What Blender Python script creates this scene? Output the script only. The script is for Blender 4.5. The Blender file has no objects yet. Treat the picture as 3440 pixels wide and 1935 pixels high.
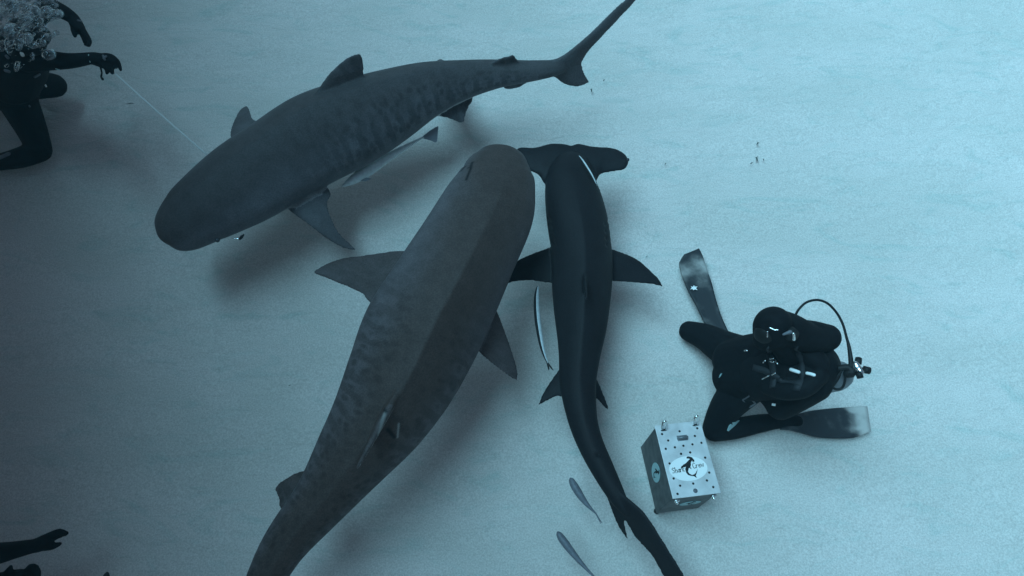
import bpy, bmesh, math, random
import numpy as np
from mathutils import Vector, Matrix, noise
from mathutils.bvhtree import BVHTree
R = math.radians
random.seed(7)
scene = bpy.context.scene
col = scene.collection

# ------------------------------------------------------------------ camera
CAM_H, TILT, FPX = 4.0, R(24.0), 2241.0
cam_d = bpy.data.cameras.new("camera")
cam = bpy.data.objects.new("camera", cam_d); col.objects.link(cam)
cam.location = (0, 0, CAM_H); cam.rotation_euler = (TILT, 0, 0)
cam_d.sensor_fit = 'HORIZONTAL'; cam_d.sensor_width = 36
cam_d.lens = 36 * FPX / 3440; cam_d.clip_start = 0.05; cam_d.clip_end = 500
scene.camera = cam

# ------------------------------------------------------------------ world, sun, exposure
SUN_DIR = Vector((0.45, -0.06, -0.89)).normalized()          # the way the light travels
to_sun = -SUN_DIR
SUN_EL = math.asin(to_sun.z); SUN_AZ = math.atan2(to_sun.x, to_sun.y)
world = bpy.data.worlds.new("World"); scene.world = world; world.use_nodes = True
wn = world.node_tree.nodes; wl = world.node_tree.links
sky = wn.new('ShaderNodeTexSky'); sky.sky_type = 'NISHITA'; sky.sun_disc = False
sky.sun_elevation = SUN_EL; sky.sun_rotation = SUN_AZ
tint = wn.new('ShaderNodeMix'); tint.data_type = 'RGBA'; tint.blend_type = 'MULTIPLY'; tint.inputs[0].default_value = 1
tint.inputs[7].default_value = (.54, .52, .43, 1)                 # daylight filtered by the water
wl.new(sky.outputs[0], tint.inputs[6]); wl.new(tint.outputs[2], wn['Background'].inputs['Color'])
wn['Background'].inputs['Strength'].default_value = 0.15
sun_d = bpy.data.lights.new("sun", 'SUN'); sun_d.energy = 5.0; sun_d.angle = R(48)
sun_d.color = (0.325, 0.755, 0.98)
sun = bpy.data.objects.new("sun", sun_d); col.objects.link(sun)
sun.rotation_euler = SUN_DIR.to_track_quat('-Z', 'Y').to_euler()
vs = scene.view_settings
vs.view_transform = 'Standard'; vs.look = 'None'; vs.gamma = 1; vs.use_curve_mapping = False
vs.exposure = 0.12
scene.cycles.volume_bounces = 1
scene.cycles.use_denoising = True

# ------------------------------------------------------------------ pixel helpers (photo pixels -> world)
S = 3440 / 2576
CT, ST = math.cos(TILT), math.sin(TILT)
CAMP = Vector((0, 0, CAM_H))
def ray(px, py):
    u, v = (px - 1720) / FPX, -(py - 967.5) / FPX
    return Vector((u, v * CT + ST, v * ST - CT))
def P(px, py, z):                       # full-resolution photo pixel at height z
    d = ray(px, py); return CAMP + d * ((z - CAM_H) / d.z)
def D(x, y, z): return P(x * S, y * S, z)      # the same for the 2576 px wide view
def depth(p): return (p - CAMP).dot(Vector((0, ST, -CT)))
def onplane(x, y, p0, n):
    d = ray(x * S, y * S); return CAMP + d * ((p0 - CAMP).dot(n) / d.dot(n))

# ------------------------------------------------------------------ object helpers
def tag(o, label=None, cat=None, group=None, kind=None):
    for k, v in (('label', label), ('category', cat), ('group', group), ('kind', kind)):
        if v: o[k] = v
    return o
def empty(name, loc, label, cat, group=None):
    o = bpy.data.objects.new(name, None); col.objects.link(o); o.location = loc
    o.empty_display_size = 0.1
    return tag(o, label, cat, group)
def link(name, me, mat, parent=None, smooth=True):
    o = bpy.data.objects.new(name, me); col.objects.link(o)
    if mat: me.materials.clear(); me.materials.append(mat)
    if smooth:
        me.polygons.foreach_set('use_smooth', [True] * len(me.polygons))
    if parent:
        o.parent = parent; o.matrix_parent_inverse = Matrix.Translation(-parent.location)
    return o
def from_bm(bm, name='m'):
    bmesh.ops.recalc_face_normals(bm, faces=bm.faces)
    me = bpy.data.meshes.new(name); bm.to_mesh(me); bm.free(); return me
def remeshed(bm, voxel, smooth_it=4, factor=0.5):
    me = from_bm(bm); o = bpy.data.objects.new('work', me); col.objects.link(o)
    m = o.modifiers.new('r', 'REMESH'); m.mode = 'VOXEL'; m.voxel_size = voxel
    if smooth_it:
        s = o.modifiers.new('s', 'SMOOTH'); s.factor = factor; s.iterations = smooth_it
    dg = bpy.context.evaluated_depsgraph_get()
    out = bpy.data.meshes.new_from_object(o.evaluated_get(dg))
    bpy.data.objects.remove(o); bpy.data.meshes.remove(me)
    return out

def cr(pts, n):                          # Catmull-Rom through rows of numbers
    a = [np.array(p, float) for p in pts]; out = []
    for i in range(len(a) - 1):
        p0 = a[max(i - 1, 0)]; p1, p2 = a[i], a[i + 1]; p3 = a[min(i + 2, len(a) - 1)]
        for k in range(n):
            t = k / n
            out.append(0.5 * (2*p1 + (p2-p0)*t + (2*p0-5*p1+4*p2-p3)*t*t + (3*p1-p0-3*p2+p3)*t**3))
    out.append(a[-1]); return out
def resample(pts, n):
    p = [np.array(q, float) for q in pts]
    L = [0]
    for i in range(1, len(p)): L.append(L[-1] + np.linalg.norm(p[i] - p[i-1]))
    res = []
    for k in range(n):
        s = L[-1] * k / (n - 1); i = 1
        while i < len(L) - 1 and L[i] < s: i += 1
        t = (s - L[i-1]) / max(L[i] - L[i-1], 1e-9)
        res.append(p[i-1] + (p[i] - p[i-1]) * min(max(t, 0), 1))
    return res
def add_rings(bm, rings):
    vr = [[bm.verts.new(p) for p in r] for r in rings]
    n = len(vr[0])
    for a, b in zip(vr[:-1], vr[1:]):
        for i in range(n):
            j = (i + 1) % n
            bm.faces.new((a[i], a[j], b[j], b[i]))
    bm.faces.new(list(reversed(vr[0]))); bm.faces.new(vr[-1])
def tube(bm, pts, rad, seg=12, smoothn=0):
    """tapered rounded tube through world points; rad per point"""
    rows = [list(p) + [r] for p, r in zip(pts, rad)]
    if smoothn: rows = [list(r) for r in cr(rows, smoothn)]
    P_ = [Vector(r[:3]) for r in rows]; Rd = [r[3] for r in rows]
    t0 = (P_[1] - P_[0]).normalized(); t1 = (P_[-1] - P_[-2]).normalized()
    cap = [(0.98, .15), (.8, .6), (.45, .89)]
    pp = [P_[0] - t0 * Rd[0] * a for a, b in cap] + P_ + [P_[-1] + t1 * Rd[-1] * a for a, b in reversed(cap)]
    rr = [Rd[0] * b for a, b in cap] + Rd + [Rd[-1] * b for a, b in reversed(cap)]
    up = Vector((0.013, 0.027, 1)); rings = []
    for i, p in enumerate(pp):
        t = (pp[min(i+1, len(pp)-1)] - pp[max(i-1, 0)]).normalized()
        s = t.cross(up)
        if s.length < 0.05: s = t.cross(Vector((1, 0, 0)))
        s.normalize(); u = s.cross(t); up = u
        rings.append([p + (s * math.cos(k*2*math.pi/seg) + u * math.sin(k*2*math.pi/seg)) * rr[i] for k in range(seg)])
    add_rings(bm, rings)
def ball(bm, c, rx, ry, rz, rot=None, seg=20, ring=14):
    M = Matrix.Translation(c) @ (rot.to_4x4() if rot else Matrix.Identity(4)) @ Matrix.Diagonal((rx, ry, rz, 1))
    bmesh.ops.create_uvsphere(bm, u_segments=seg, v_segments=ring, radius=1, matrix=M)
def box(bm, M, sx, sy, sz, bevel=0):
    g = bmesh.ops.create_cube(bm, size=1, matrix=M @ Matrix.Diagonal((sx, sy, sz, 1)))
    if bevel:
        es = list({e for v in g['verts'] for e in v.link_edges})
        bmesh.ops.bevel(bm, geom=es, offset=bevel, segments=2, affect='EDGES', profile=0.5)
def cyl(bm, a, b, r0, r1=None, seg=20):
    a, b = Vector(a), Vector(b); t = (b - a).normalized()
    s = t.orthogonal().normalized(); u = t.cross(s); r1 = r0 if r1 is None else r1
    add_rings(bm, [[p + (s*math.cos(k*2*math.pi/seg) + u*math.sin(k*2*math.pi/seg)) * r for k in range(seg)] for p, r in ((a, r0), (b, r1))])

def bvh_of(*meshes):
    v, f = [], []
    for me in meshes:
        k = len(v); v += [q.co.copy() for q in me.vertices]; f += [[i + k for i in p.vertices] for p in me.polygons]
    return BVHTree.FromPolygons(v, f)
def hit(tree, x, y, off=.0):
    d = ray(x, y).normalized(); h = tree.ray_cast(CAMP, d)
    return (h[0] + h[1] * off, h[1]) if h[0] is not None else (P(x, y, .4), Vector((0, 0, 1)))

# ------------------------------------------------------------------ materials
def mat(name, base, rough=0.6, metal=0.0, spec=0.5, noise_amt=0.0, noise_scale=20, bump=0.0, bump_scale=200):
    m = bpy.data.materials.new(name); m.use_nodes = True
    nt = m.node_tree; b = nt.nodes['Principled BSDF']
    b.inputs['Base Color'].default_value = (*base, 1); b.inputs['Roughness'].default_value = rough
    b.inputs['Metallic'].default_value = metal; b.inputs['Specular IOR Level'].default_value = spec
    tc = nt.nodes.new('ShaderNodeTexCoord')
    if noise_amt:
        n = nt.nodes.new('ShaderNodeTexNoise'); n.inputs['Scale'].default_value = noise_scale
        n.inputs['Detail'].default_value = 5; nt.links.new(tc.outputs['Object'], n.inputs['Vector'])
        r = nt.nodes.new('ShaderNodeMapRange'); r.inputs['From Min'].default_value = .3; r.inputs['From Max'].default_value = .7
        r.inputs['To Min'].default_value = 1 - noise_amt; r.inputs['To Max'].default_value = 1 + noise_amt
        nt.links.new(n.outputs['Fac'], r.inputs['Value'])
        v = nt.nodes.new('ShaderNodeVectorMath'); v.operation = 'SCALE'; v.inputs[0].default_value = base
        nt.links.new(r.outputs[0], v.inputs['Scale']); nt.links.new(v.outputs[0], b.inputs['Base Color'])
    if bump:
        n2 = nt.nodes.new('ShaderNodeTexNoise'); n2.inputs['Scale'].default_value = bump_scale
        nt.links.new(tc.outputs['Object'], n2.inputs['Vector'])
        bp = nt.nodes.new('ShaderNodeBump'); bp.inputs['Strength'].default_value = bump; bp.inputs['Distance'].default_value = 0.004
        nt.links.new(n2.outputs['Fac'], bp.inputs['Height']); nt.links.new(bp.outputs[0], b.inputs['Normal'])
    return m

def sand_material():
    m = bpy.data.materials.new('sand'); m.use_nodes = True
    nt = m.node_tree; N = nt.nodes; L = nt.links; b = N['Principled BSDF']
    b.inputs['Roughness'].default_value = 0.95; b.inputs['Specular IOR Level'].default_value = 0.1
    tc = N.new('ShaderNodeTexCoord')
    def nz(scale, detail, stretch=None, dist=0.0, rough=.5):
        n = N.new('ShaderNodeTexNoise'); n.inputs['Scale'].default_value = scale; n.inputs['Detail'].default_value = detail
        n.inputs['Distortion'].default_value = dist; n.inputs['Roughness'].default_value = rough
        if stretch:
            mp = N.new('ShaderNodeMapping'); mp.inputs['Rotation'].default_value = (0, 0, stretch[2])
            mp.inputs['Scale'].default_value = (stretch[0], stretch[1], 1)
            L.new(tc.outputs['Object'], mp.inputs['Vector']); L.new(mp.outputs[0], n.inputs['Vector'])
        else: L.new(tc.outputs['Object'], n.inputs['Vector'])
        return n
    big = nz(1.1, 4, (0.7, 1.6, R(-12)), .6)          # patches of darker, algae-tinted sand
    mid = nz(3.0, 6, (0.7, 1.9, R(8)), 1.5, .6)        # streaks left by the current
    fine = nz(110, 3, None, 0, .7)                    # grain
    def rng(n, a, c, lo, hi):
        r = N.new('ShaderNodeMapRange'); r.interpolation_type = 'SMOOTHSTEP'
        for k, v in zip(('From Min', 'From Max', 'To Min', 'To Max'), (a, c, lo, hi)): r.inputs[k].default_value = v
        L.new(n.outputs['Fac'], r.inputs['Value']); return r
    def mul(a, c):
        x = N.new('ShaderNodeMath'); x.operation = 'MULTIPLY'; L.new(a.outputs[0], x.inputs[0]); L.new(c.outputs[0], x.inputs[1]); return x
    r1 = rng(big, .3, .68, .0, 1.0); r2 = rng(mid, .50, .74, 0.0, 1.0); r3 = rng(fine, .25, .75, .80, 1.20)
    mx = N.new('ShaderNodeMix'); mx.data_type = 'RGBA'
    mx.inputs[6].default_value = (.51, .495, .47, 1); mx.inputs[7].default_value = (.57, .54, .52, 1)
    L.new(r1.outputs[0], mx.inputs[0])
    mx2 = N.new('ShaderNodeMix'); mx2.data_type = 'RGBA'; mx2.inputs[7].default_value = (.37, .45, .43, 1)
    hs = N.new('ShaderNodeMath'); hs.operation = 'MULTIPLY'; hs.inputs[1].default_value = .62; L.new(r2.outputs[0], hs.inputs[0])
    L.new(mx.outputs[2], mx2.inputs[6]); L.new(hs.outputs[0], mx2.inputs[0])
    vm = N.new('ShaderNodeVectorMath'); vm.operation = 'SCALE'
    L.new(mx2.outputs[2], vm.inputs[0]); L.new(r3.outputs[0], vm.inputs['Scale'])
    L.new(vm.outputs[0], b.inputs['Base Color'])
    rip = nz(5.5, 5, (0.85, 2.0, R(16)), .8, .6)
    a1 = N.new('ShaderNodeMath'); a1.operation = 'MULTIPLY_ADD'; a1.inputs[1].default_value = 0.12
    L.new(fine.outputs['Fac'], a1.inputs[0]); L.new(rip.outputs['Fac'], a1.inputs[2])
    rip2 = nz(15, 3, (0.6, 1.5, R(-22)), .6)
    a2 = N.new('ShaderNodeMath'); a2.operation = 'MULTIPLY_ADD'; a2.inputs[1].default_value = 0.30
    L.new(rip2.outputs['Fac'], a2.inputs[0]); L.new(a1.outputs[0], a2.inputs[2])
    bp = N.new('ShaderNodeBump'); bp.inputs['Strength'].default_value = 0.6; bp.inputs['Distance'].default_value = 0.032
    L.new(a2.outputs[0], bp.inputs['Height']); L.new(bp.outputs[0], b.inputs['Normal'])
    return m

def shark_material(name, back, flank, belly, spots=0.5, spot_scale=(46, 5), bars=27):
    """sp attribute: x = 0..1 snout to tail, y = -1..1 belly to back, z = lateral; 'pale' marks pale edges, 'dark' slits"""
    m = bpy.data.materials.new(name); m.use_nodes = True
    nt = m.node_tree; N = nt.nodes; L = nt.links; b = N['Principled BSDF']
    b.inputs['Roughness'].default_value = 0.6; b.inputs['Specular IOR Level'].default_value = 0.14
    at = N.new('ShaderNodeAttribute'); at.attribute_name = 'sp'
    sx = N.new('ShaderNodeSeparateXYZ'); L.new(at.outputs['Vector'], sx.inputs[0])
    tc = N.new('ShaderNodeTexCoord')
    def rng(sock, a, c, lo=0.0, hi=1.0):
        r = N.new('ShaderNodeMapRange'); r.interpolation_type = 'SMOOTHSTEP'
        for k, v in zip(('From Min', 'From Max', 'To Min', 'To Max'), (a, c, lo, hi)): r.inputs[k].default_value = v
        L.new(sock, r.inputs['Value']); return r.outputs[0]
    def math_(op, a, c):
        x = N.new('ShaderNodeMath'); x.operation = op
        for i, s in enumerate((a, c)):
            if isinstance(s, (int, float)): x.inputs[i].default_value = s
            else: L.new(s, x.inputs[i])
        return x.outputs[0]
    def mix(f, a, c):
        x = N.new('ShaderNodeMix'); x.data_type = 'RGBA'; L.new(f, x.inputs[0])
        for i, s in ((6, a), (7, c)):
            if isinstance(s, tuple): x.inputs[i].default_value = (*s, 1)
            else: L.new(s, x.inputs[i])
        return x.outputs[2]
    wob = N.new('ShaderNodeTexNoise'); wob.inputs['Scale'].default_value = 5; wob.inputs['Detail'].default_value = 5
    L.new(tc.outputs['Object'], wob.inputs['Vector'])
    vv = math_('ADD', sx.outputs[1], math_('MULTIPLY', math_('SUBTRACT', wob.outputs['Fac'], .5), .5))
    c = mix(rng(vv, .15, .85), flank, back)
    c = mix(rng(vv, -.62, -.28), belly, c)
    mp = N.new('ShaderNodeMapping'); mp.inputs['Scale'].default_value = (spot_scale[0], spot_scale[1], spot_scale[1])
    dv = N.new('ShaderNodeVectorMath'); dv.operation = 'MULTIPLY_ADD'; dv.inputs[1].default_value = (.035, .5, .3); L.new(wob.outputs['Color'], dv.inputs[0]); L.new(at.outputs['Vector'], dv.inputs[2])
    L.new(dv.outputs[0], mp.inputs['Vector'])
    vo = N.new('ShaderNodeTexVoronoi'); vo.inputs['Scale'].default_value = 1.0; vo.feature = 'SMOOTH_F1'
    vo.inputs['Smoothness'].default_value = .35; L.new(mp.outputs[0], vo.inputs['Vector'])
    sp = rng(vo.outputs['Distance'], .12, .62, 1.0, 0.0)
    band = math_('MULTIPLY', rng(sx.outputs[1], -.25, .15), rng(sx.outputs[1], .72, 1.0, 1.0, 0.15))
    along = math_('MULTIPLY', rng(sx.outputs[0], .25, .5), rng(sx.outputs[0], .86, .95, 1.0, 0.0))
    wv = math_('SINE', math_('MULTIPLY', math_('ADD', sx.outputs[0], math_('MULTIPLY', wob.outputs['Fac'], .035)), 2 * math.pi * bars), 0)
    bar = math_('MULTIPLY', rng(wv, -.1, .75), rng(sx.outputs[1], .85, .45))
    sp = math_('MAXIMUM', math_('MULTIPLY', sp, .9), math_('MULTIPLY', bar, .68))
    f = math_('MULTIPLY', math_('MULTIPLY', sp, math_('MULTIPLY', band, along)), spots)
    c = mix(f, c, tuple(q * .38 for q in back))
    n2 = N.new('ShaderNodeTexNoise'); n2.inputs['Scale'].default_value = 14; n2.inputs['Detail'].default_value = 8; n2.inputs['Roughness'].default_value = .68
    L.new(tc.outputs['Object'], n2.inputs['Vector'])
    n3 = N.new('ShaderNodeTexNoise'); n3.inputs['Scale'].default_value = 130; n3.inputs['Detail'].default_value = 2
    L.new(tc.outputs['Object'], n3.inputs['Vector'])
    g = math_('MULTIPLY', rng(n2.outputs['Fac'], .3, .7, .88, 1.12), rng(n3.outputs['Fac'], .3, .7, .84, 1.16))
    vm = N.new('ShaderNodeVectorMath'); vm.operation = 'SCALE'; L.new(c, vm.inputs[0]); L.new(g, vm.inputs['Scale'])
    ap = N.new('ShaderNodeAttribute'); ap.attribute_name = 'pale'
    ad = N.new('ShaderNodeAttribute'); ad.attribute_name = 'dark'
    c = mix(ap.outputs['Fac'], vm.outputs[0], (.20, .21, .21))
    c = mix(ad.outputs['Fac'], c, (.004, .005, .007))
    L.new(c, b.inputs['Base Color'])
    bp = N.new('ShaderNodeBump'); bp.inputs['Strength'].default_value = .25; bp.inputs['Distance'].default_value = .004
    L.new(n3.outputs['Fac'], bp.inputs['Height']); L.new(bp.outputs[0], b.inputs['Normal'])
    return m

M_sand = sand_material()
M_tiger_far = shark_material('tiger_skin_far', (.054, .051, .055), (.105, .108, .122), (.42, .44, .44), .62, (60, 3.4), 29)
M_tiger_near = shark_material('tiger_skin_near', (.054, .042, .040), (.090, .084, .092), (.42, .44, .44), .62, (70, 3.6), 34)
M_hammer = shark_material('hammerhead_skin', (.0115, .0115, .014), (.0125, .013, .016), (.30, .32, .33), 0.0)
M_suit = mat('neoprene', (.005, .006, .008), .8, 0, .14, .25, 30, .3, 300)
M_vest = mat('vest_nylon', (.005, .006, .008), .75, 0, .16, .2, 60, .4, 400)
M_rubber = mat('rubber', (.008, .009, .010), .6, 0, .25)
M_strap = mat('webbing', (.018, .020, .024), .7, 0, .3, .3, 200)
M_chrome = mat('chrome', (.75, .78, .78), .22, 1.0)
M_white = mat('white_marking', (.80, .82, .82), .5)
M_grey = mat('grey_print', (.10, .11, .13), .6)
M_cyanprint = mat('pale_print', (.30, .48, .50), .6)
M_tank = mat('tank_paint', (.16, .18, .20), .45, .3, .5, .25, 25)
M_alu = mat('brushed_aluminium', (.60, .61, .62), .5, .3, .5, .16, 14, .1, 500)
M_alu_side = mat('shaded_aluminium', (.10, .11, .115), .6, .4, .4, .3, 25)  # sides darker than the lid: their shade is put into the colour
M_hole = mat('hole_dark', (.004, .005, .006), .8)
M_lens = mat('mask_glass', (.02, .03, .04), .08, 0, .8)
M_line = mat('pale_line', (.52, .54, .54), .6)
M_fish = mat('remora_skin', (.12, .13, .155), .5, 0, .4, .2, 60)
M_fishtail = mat('remora_tail_skin', (.17, .19, .22), .5, 0, .4)
M_fishdark = mat('remora_dark_skin', (.006, .008, .011), .5, 0, .4)
M_fishpale = mat('remora_pale_skin', (.52, .58, .60), .45, 0, .5, .12, 60)
M_debris = mat('weed', (.075, .095, .09), .8, 0, .2, .3, 80)
M_blocker = mat('blocker_dark', (.03, .04, .06), .6, 0, .3, .2, 2)  # dark surface of the added, unseen shade shape

# ------------------------------------------------------------------ sea bed
def make_sand():
    n = 300
    def w(t): return 6.0 * t + 64 * t ** 5
    h = lambda x, y: (0.016 * noise.noise((x*.55, y*.8, 3)) + 0.010 * noise.noise((x*1.3 + y*.3, y*3.1, 7)) - .012) if abs(x) < 30 and abs(y) < 30 else -.012
    xs = [w(-1 + 2*i/n) for i in range(n + 1)]; ys = [w(-1 + 2*i/n) + 1.6 for i in range(n + 1)]
    v = [(x, y, h(x, y)) for y in ys for x in xs]
    f = [(j*(n+1)+i, j*(n+1)+i+1, (j+1)*(n+1)+i+1, (j+1)*(n+1)+i) for j in range(n) for i in range(n)]
    me = bpy.data.meshes.new('sand'); me.from_pydata(v, [], f)
    tag(link('sand', me, M_sand), kind='structure')
make_sand()

# unseen boat shape added to shade the left of the sea bed
BLOCKER_Z, BLOCKER_EDGE = 5.4, -2.78
def make_blocker():
    root = empty('shade_blocker', (BLOCKER_EDGE - 8, 1.5, BLOCKER_Z), 'dark hull added out of view to shade the left side', 'shade blocker')
    bm = bmesh.new(); rings = []
    for t in np.linspace(-1, 1, 25):
        y = 1.5 + 19 * t; wd = 7.0 * (1 - abs(t) ** 3.5) ** .6 if abs(t) < 1 else .05
        wd = max(wd, .05)
        cx = BLOCKER_EDGE - 7
        rings.append([Vector((cx + wd * math.cos(a), y, BLOCKER_Z + 1.4 - 1.6 * (1 - .6 * abs(t) ** 3) * max(0, math.sin(a)) ** .5 if math.sin(a) > 0 else BLOCKER_Z + 1.4 + 1.2 * (abs(math.sin(a)) ** .3))) for a in [math.pi * 2 * k / 32 for k in range(32)]])
    add_rings(bm, rings)
    bmesh.ops.rotate(bm, verts=bm.verts, cent=(BLOCKER_EDGE, 0.0, BLOCKER_Z), matrix=Matrix.Rotation(R(19), 3, 'Z'))
    link('blocker', from_bm(bm), M_blocker, root)
make_blocker()

# ------------------------------------------------------------------ fish bodies
def spine_rows(stations, n=6):
    """station: display x, y, half width px, z, height ratio, ridge -> dense rows"""
    return cr(stations, n)
class Body:
    def __init__(self, stations, roll=0.0, n=6, seg=40):
        rows = spine_rows(stations, n); self.C, self.A, self.B, self.Rg = [], [], [], []
        for x, y, hw, z, k, rg in rows:
            c = D(x, y, z); self.C.append(c); a = max(hw, .5) * S * depth(c) / FPX
            self.A.append(a); self.B.append(a * k); self.Rg.append(max(rg, 0))
        self.T, self.U, self.N = [], [], []
        m = len(self.C); rl = roll if callable(roll) else (lambda t: roll)
        for i in range(m):
            t = (self.C[min(i+1, m-1)] - self.C[max(i-1, 0)]).normalized()
            s = t.cross(Vector((0, 0, 1))).normalized(); u = s.cross(t)
            q = Matrix.Rotation(rl(i / (m - 1)), 3, t); self.T.append(t); self.N.append(q @ s); self.U.append(q @ u)
        self.seg = seg
        L = [0]
        for i in range(1, m): L.append(L[-1] + (self.C[i] - self.C[i-1]).length)
        self.L = L
    def at(self, f):
        i = min(int(f * (len(self.C) - 1) + .5), len(self.C) - 1); return i
    def add(self, bm):
        rings = []
        for c, a, b, u, nn, rg in zip(self.C, self.A, self.B, self.U, self.N, self.Rg):
            r = []
            for k in range(self.seg):
                th = 2 * math.pi * k / self.seg; cs, sn = math.cos(th), math.sin(th)
                if sn >= 0: y = b * ((1 - rg) * sn + rg * (1 - abs(cs)) ** .9)
                else: y = -b * .86 * abs(sn) ** .85
                r.append(c + nn * (a * cs) + u * y)
            rings.append(r)
        add_rings(bm, rings)
    def attribute(self, me, pale=(), dark=()):
        n = len(me.vertices); co = np.empty(n * 3); me.vertices.foreach_get('co', co); co = co.reshape(-1, 3)
        C = np.array([list(c) for c in self.C]); best = np.zeros(n, int); bd = np.full(n, 1e9)
        for i, c in enumerate(C):
            d = ((co - c) ** 2).sum(1); q = d < bd; bd[q] = d[q]; best[q] = i
        U = np.array([list(u) for u in self.U])[best]; N_ = np.array([list(u) for u in self.N])[best]
        A = np.array(self.A)[best]; B = np.array(self.B)[best]; Ls = np.array(self.L) / self.L[-1]
        d = co - C[best]; Tn = np.array([list(t) for t in self.T])[best]; dt = (d * Tn).sum(1)
        fr = dt / (self.L[-1] / (len(C) - 1)); nb = np.clip(best + np.sign(fr).astype(int), 0, len(C) - 1)
        seg = np.maximum(np.abs(np.array(self.L)[nb] - np.array(self.L)[best]), 1e-4); w = np.clip(np.abs(dt) / seg, 0, .5)[:, None]
        lerp = lambda q: (1 - w) * q[best] + w * q[nb]
        U = lerp(np.array([list(u) for u in self.U])); N_ = lerp(np.array([list(u) for u in self.N])); d = co - lerp(C)
        A = lerp(np.array(self.A)[:, None])[:, 0]; B = lerp(np.array(self.B)[:, None])[:, 0]
        arr = np.stack([Ls[best] + dt / self.L[-1], np.clip((d * U).sum(1) / B, -3, 3), np.clip((d * N_).sum(1) / A, -2.5, 2.5)], 1)
        # fins: keep the upper face the colour of the flank
        lat = np.abs(arr[:, 2]); nrm = np.empty(n * 3); me.vertices.foreach_get('normal', nrm); nz = nrm.reshape(-1, 3)[:, 2]
        out = np.hypot(lat, arr[:, 1]) > 1.12
        arr[out, 1] = np.where(nz[out] > -.15, .55, -.9)
        sh = (arr[:, 1] < -.4) & (nz > .25); arr[sh, 1] = .7
        tl = arr[:, 0] > .78; arr[tl, 1] = np.maximum(arr[tl, 1], -.15); tl = arr[:, 0] > .93; arr[tl, 1] = np.maximum(arr[tl, 1], .6)
        a = me.attributes.new('sp', 'FLOAT_VECTOR', 'POINT'); a.data.foreach_set('vector', arr.astype(np.float32).ravel())
        for nm, segs in (('pale', pale), ('dark', dark)):
            val = np.zeros(n)
            for p, q, w in segs:
                p, q = np.array(p), np.array(q); e = q - p; t = np.clip(((co - p) @ e) / (e @ e), 0, 1)
                dist = np.linalg.norm(co - (p + t[:, None] * e), axis=1)
                val = np.maximum(val, np.clip(1.25 - 1.25 * dist / w, 0, 1))
            at = me.attributes.new(nm, 'FLOAT', 'POINT'); at.data.foreach_set('value', val.astype(np.float32))
        # upper side of fins from shape gets no change
    def surf(self, f, ang):
        i = self.at(f); return self.C[i] + self.N[i] * self.A[i] * math.cos(ang) + self.U[i] * self.B[i] * math.sin(ang)

def fin(bm, le, te, p0, nrm, tmax=.03, tmin=.0065, n=26, m=11, px=True):
    """thin lens-section fin between a leading and a trailing edge; given in view pixels laid on a real plane, or as points"""
    nrm = nrm.normalized()
    if px:
        le = [onplane(x, y, p0, nrm) for x, y in le]; te = [onplane(x, y, p0, nrm) for x, y in te]
    le = [Vector(p) for p in resample(cr(le, 5), n)]; te = [Vector(p) for p in resample(cr(te, 5), n)]
    rings = []
    for i, (a, b) in enumerate(zip(le, te)):
        f = i / (n - 1); th = tmax * (1 - f) ** .8 + tmin * 1.2
        up, dn = [], []
        for k in range(m):
            c = .5 - .5 * math.cos(math.pi * k / (m - 1)); q = a.lerp(b, c)
            prof = max(2.6 * (math.sqrt(c) * (1 - c) ** .9), 0) * .55
            h = max(th * prof, tmin)
            up.append(q + nrm * h); dn.append(q - nrm * h)
        rings.append(up + dn[::-1])
    add_rings(bm, rings)
def drooped(axis, outward, deg):
    o = Vector((outward[0], outward[1], 0)).normalized(); return Vector((0, 0, math.cos(R(deg)))) + o * math.sin(R(deg))

def eye(name, c, r, parent):
    bm = bmesh.new(); ball(bm, c, r, r, r, seg=14, ring=8); return link(name, from_bm(bm), M_lens, parent)

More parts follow.
